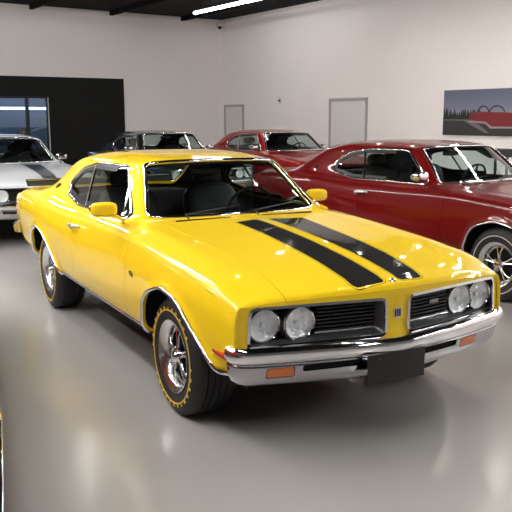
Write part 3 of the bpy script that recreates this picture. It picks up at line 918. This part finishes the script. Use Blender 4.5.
# window: frame and glass
m = MB()
for a, b, c, d in ((wy0, wy1, wz0, wz0+.05), (wy0, wy1, wz1-.03, wz1), (wy0, wy0+.05, wz0, wz1), (wy1-.03, wy1, wz0, wz1), (-5.43, -5.35, wz0, wz1), (-8.0, -7.9, wz0, wz1)):
    m.box(-.13, -.07, a, b, c, d)
wf = st(rbuild(m, 'window_1', BLACK, smooth=0))
m = MB(); m.box(-.105, -.095, wy0+.03, wy1-.03, wz0+.03, wz1-.03)
m.xf(room); g = m.build('pane', glass('window_glass', (.70, .78, .88)), wf, smooth=0)
# the next room behind the glass
BLUE = mat('blue_grey_wall', (.10, .135, .18), .8)
m = MB(); m.box(-4.2, -4.0, -12.5, -3.0, 0, 3.2); st(rbuild(m, 'wall_beyond', BLUE, smooth=0))
m = MB(); m.box(-4.2, -.2, -12.5, -3.0, 3.2, 3.3); m.box(-4.2, -.2, -3.1, -3.0, 0, 3.2); m.box(-4.2, -.2, -12.5, -12.4, 0, 3.2); st(rbuild(m, 'wall_beyond_side', BLUE, smooth=0))
m = MB(); m.box(-4.2, -.2, -12.5, -3.0, -.1, .0); st(rbuild(m, 'floor_beyond', BLUE, smooth=0))
TUBE = mat('lamp_tube', (1.0, .98, .96), .4, emit=TUBE_STRENGTH)
TUBEB = mat('cool_lamp_tube', (.72, .86, 1.0), .4, emit=5)
m = MB(); m.box(-3.6, -3.5, -12, -3.3, 1.87, 1.93)
lb = rbuild(m, 'linear_lamp', TUBEB, smooth=0); tag(lb, 'bluish strip light seen through the window at left', 'lamp')
m = MB(); m.prism([(-4.98, 0), (-4.98, 1.28), (-4.35, 1.45), (-4.0, 1.45), (-4.0, 0)], 'x', -1.6, -1.2); m.xf(room); o = m.build('car_stand_in', mat('white_board', (.42, .43, .45), .5), bevel=.01)  # plain pale block standing in for a car shape in the next room
tag(o, 'pale stand-in for a car behind the window, above the white coupe roof', 'car stand-in')
m = MB(); m.box(-1.3, -1.15, -5.25, -5.12, 0, 1.38); m.xf(room); o = m.build('orange_post', mat('orange_sign', (.55, .20, .06), .6), bevel=.01)
tag(o, 'small orange post behind the window over the white coupe', 'post')

def rp(x, y, z=0): return room @ Vector((x, y, z))
# ---- doors in the right wall
def wx_of(px_dir):     # distance along the right wall where a sight line from the camera meets it
    inv = room.inverted(); c = inv @ CAM; d = (inv.to_3x3() @ Vector(px_dir)); t = -c.y/d.y
    return c.x+d.x*t
def door(n, x0, x1, z):
    f = MB(); t = .06
    f.box(x0, x0+t, -.03, -.001, 0, z); f.box(x1-t, x1, -.03, -.001, 0, z); f.box(x0, x1, -.03, -.001, z-t, z)
    fo = st(rbuild(f, 'door_%d' % n, DOORM2, smooth=0, bevel=.004))
    l = MB(); l.box(x0+t+.004, x1-t-.004, -.012, -.002, .01, z-t-.004); l.xf(room); l.build('door_leaf', DOORM, fo, smooth=0)
    h = MB(); h.tube([(x1-.15, -.012, 1.0), (x1-.15, -.06, 1.0), (x1-.26, -.06, 1.0)], .009, 8); h.xf(room); h.build('door_handle', STEEL, fo)
door(1, .15, 1.10, 1.97)
door(2, 4.63, 5.90, 2.05)
# ---- framed picture
PX0, PX1, PZ0, PZ1 = 8.06, 9.95, 1.30, 2.13
pr_ = empty('wall_picture', rp(PX0, -.02, PZ0), TH)
tag(pr_, 'wide photo print of a red convertible under a blue evening sky on the right wall', 'picture')
W_, H_ = PX1-PX0, PZ1-PZ0
SKYM = bpy.data.materials.new('print_sky'); SKYM.use_nodes = True
nt = SKYM.node_tree; b = nt.nodes['Principled BSDF']; b.inputs['Roughness'].default_value = .5
tc = nt.nodes.new('ShaderNodeTexCoord'); sp = nt.nodes.new('ShaderNodeSeparateXYZ'); cr = nt.nodes.new('ShaderNodeValToRGB')
mr = nt.nodes.new('ShaderNodeMapRange'); mr.inputs['From Min'].default_value = .35; mr.inputs['From Max'].default_value = .83
ns = nt.nodes.new('ShaderNodeTexNoise'); ns.inputs['Scale'].default_value = 4; ad = nt.nodes.new('ShaderNodeMath'); ad.operation = 'MULTIPLY_ADD'; ad.inputs[1].default_value = .12
nt.links.new(tc.outputs['Object'], sp.inputs[0]); nt.links.new(tc.outputs['Object'], ns.inputs['Vector'])
nt.links.new(ns.outputs['Fac'], ad.inputs[0]); nt.links.new(sp.outputs['Z'], ad.inputs[2]); nt.links.new(ad.outputs[0], mr.inputs['Value'])
nt.links.new(mr.outputs['Result'], cr.inputs['Fac']); nt.links.new(cr.outputs['Color'], b.inputs['Base Color'])
cr.color_ramp.elements[0].color = (.34, .33, .36, 1); cr.color_ramp.elements[1].color = (.12, .135, .20, 1)
e = cr.color_ramp.elements.new(.45); e.color = (.19, .195, .28, 1)
c = MB(); c.box(0, W_, -.02, .02, 0, H_); c.build('canvas', SKYM, pr_, smooth=0)
def flat(name, polys, m_, y=-.0206):
    q = MB()
    for P in polys: q.prism(P, 'y', y-.0008, y)
    return q.build(name, m_, pr_, smooth=0)
flat('printed_road', [[(0, 0), (W_, 0), (W_, .22), (.9, .24), (0, .30)]], mat('print_dark', (.035, .032, .035), .6))
flat('printed_verge', [[(0, .27), (.5, .27), (1.0, .05), (1.1, .05), (.7, .29), (0, .30)]], mat('print_grey', (.16, .15, .155), .6), -.0215)
tr = []; rr = random.Random(5)
xx = 0
while xx < .9:
    w2 = rr.uniform(.03, .07); tr.append([(xx, .29), (xx+w2*1.2, .29), (xx+w2*.8, .40+rr.uniform(0, .09)), (xx+w2*.4, .40+rr.uniform(0, .12))]); xx += w2*.8
flat('printed_trees', tr, mat('print_trees', (.02, .025, .02), .7), -.0225)
flat('printed_car', [rpoly([(.62, .30), (.66, .385), (.86, .43), (W_, .40), (W_, .17), (1.15, .16), (1.0, .20), (.75, .22)], .02, 4)], mat('print_red', (.20, .018, .02), .5), -.0235)
flat('printed_bumper', [rpoly([(.63, .24), (1.0, .22), (1.12, .13), (W_, .14), (W_, .165), (1.15, .165), (1.0, .25), (.64, .27)], .005, 3)], mat('print_light', (.3, .3, .31), .5), -.0245)
pt = MB()
def arc(x0, x1, zt): return [(x0+(x1-x0)*t, -.0245, .42+zt*math.sin(PI*t)**.6) for t in np.linspace(0, 1, 12)]
pt.tube(arc(.82, 1.08, .11), .010, 5); pt.tube(arc(1.08, 1.42, .11), .010, 5); pt.build('printed_windshield', BLACK, pr_)
# ---- small fittings
cm = empty('security_camera', rp(.06, -.10, H-.16), 0)
tag(cm, 'small white dome camera with black lens in the far corner under the ceiling', 'camera')
q = MB(); q.lathe([(.0001, .06), (.05, .06), (.09, .03), (.10, -.01), (.085, -.03)], 24, axis='z'); q.build('housing', mat('white_plastic', (.7, .69, .68), .4), cm, loc=(.08, -.02, 0))
q = MB(); q.sell((.09, -.03, -.045), (.055, .055, .055), 2); q.build('lens', BLACK, cm)
se = empty('wall_sensor', rp(2.71, -.0, 2.04), TH)
tag(se, 'tiny motion sensor on the right wall between the two doors', 'sensor')
q = MB(); q.box(-.05, .05, -.03, 0, -.08, .08); q.build('case', mat('white_plastic'), se, bevel=.01)
q = MB(); q.sell((.03, -.04, .0), (.04, .03, .03), 2); q.build('lens', DARKTRIM, se)
# ---- made-up table for an unclear black shape by the right wall
ct = empty('stand_in_table', rp(9.53, -.55, 0), TH)
tag(ct, 'black rounded table top made up for an unclear shape behind the deep red coupe roof, under the picture', 'table')
q = MB(); q.prism(rpoly([(0, 1.06), (.0, 1.10), (.48, 1.10), (.46, .96), (.28, .95)], [.01, .02, .02, .03, .05], 5), 'y', -.25, .25); q.build('tabletop', BLACK, ct, bevel=.01)
for dx in (.33,):
    for dy in (-.15, .15):
        q = MB(); q.tube([(dx, dy, 0), (dx, dy, .97)], .025, 10); q.build('leg', BLACK, ct)

# ---- ceiling lamps: linear tubes in channels, hung on rods
TUBE_FAR = mat('dim_lamp_tube', (1.0, .98, .96), .4, emit=15)
def lamp(x, y, L, label, z=4.0, tube=None):
    o = empty('linear_lamp', rp(x, y, z), TH)
    tag(o, label, 'lamp', 'linear ceiling lamps outside the frame' if 'overhead' in label else None)
    q = MB(); q.box(-L/2, L/2, -.05, .05, .02, .06); q.build('channel', BLACK, o, smooth=0)
    q = MB(); q.tube([(-L/2+.02, 0, -.005), (L/2-.02, 0, -.005)], .045, 12, flat=.7); q.build('tube', tube or TUBE, o)
    q = MB()
    for s in (-1, 1): q.tube([(s*L*.4, 0, .05), (s*L*.4, 0, H-z)], .006, 6)
    q.build('suspension_rod', BLACK, o)
    return o
lamp(3.95, -2.20, 3.1, 'bright white linear lamp hung under the black ceiling near the far corner', tube=TUBE_FAR)
OV = 'white linear lamp overhead, unseen fill added over the row of cars'
for x in (13.6, 17.4, 21.2): lamp(x, -2.2, 3.0, 'white linear lamp overhead, in the row along the right wall')
for x, y in ((10.8, -9.7), (4.6, -8.6), (21.5, -6.6), (12.8, -12.8), (7.0, -10.6)): lamp(x, y, 3.0, OV)  # added fill lamps, brightening the white coupe, back walls and left floor
for y in (-11.2, -14.4):
    for x in ((9.0, 12.8, 16.6) if y > -12 else (9.0, 13.5)): lamp(x, y, 3.0, 'white linear lamp overhead, over the open floor left of the yellow coupe')
SPOT = mat('spot_lamp_face', (1, .95, .87), .4, emit=SPOT_STRENGTH)
def spot(x, y):
    o = empty('spot_lamp', rp(x, y, 3.95), TH)
    tag(o, 'round black spot lamp overhead, unseen, over the row of cars', 'lamp', 'spot lamps outside the frame')
    q = MB(); q.lathe([(.0001, .20), (.055, .20), (.06, .0), (.052, -.0), (.050, .02)], 20, axis='z'); q.tube([(0, 0, .2), (0, 0, H-3.95)], .012, 8); q.build('housing', BLACK, o)
    q = MB(); q.lathe([(.050, .015), (.0001, .012)], 20, axis='z'); q.build('lens', SPOT, o)
for x, y in ((14.6, -7.2), (15.6, -7.2), (16.6, -7.2), (14.6, -3.6), (16.0, -3.6), (17.4, -3.6), (12.0, -7.2), (9.0, -4.4), (7.0, -7.0), (12.5, -4.0), (7.4, -1.9), (8.6, -1.9), (9.8, -1.9), (11.2, -1.9)): spot(x, y)  # the last spots, nearest the right wall, are added to wash it
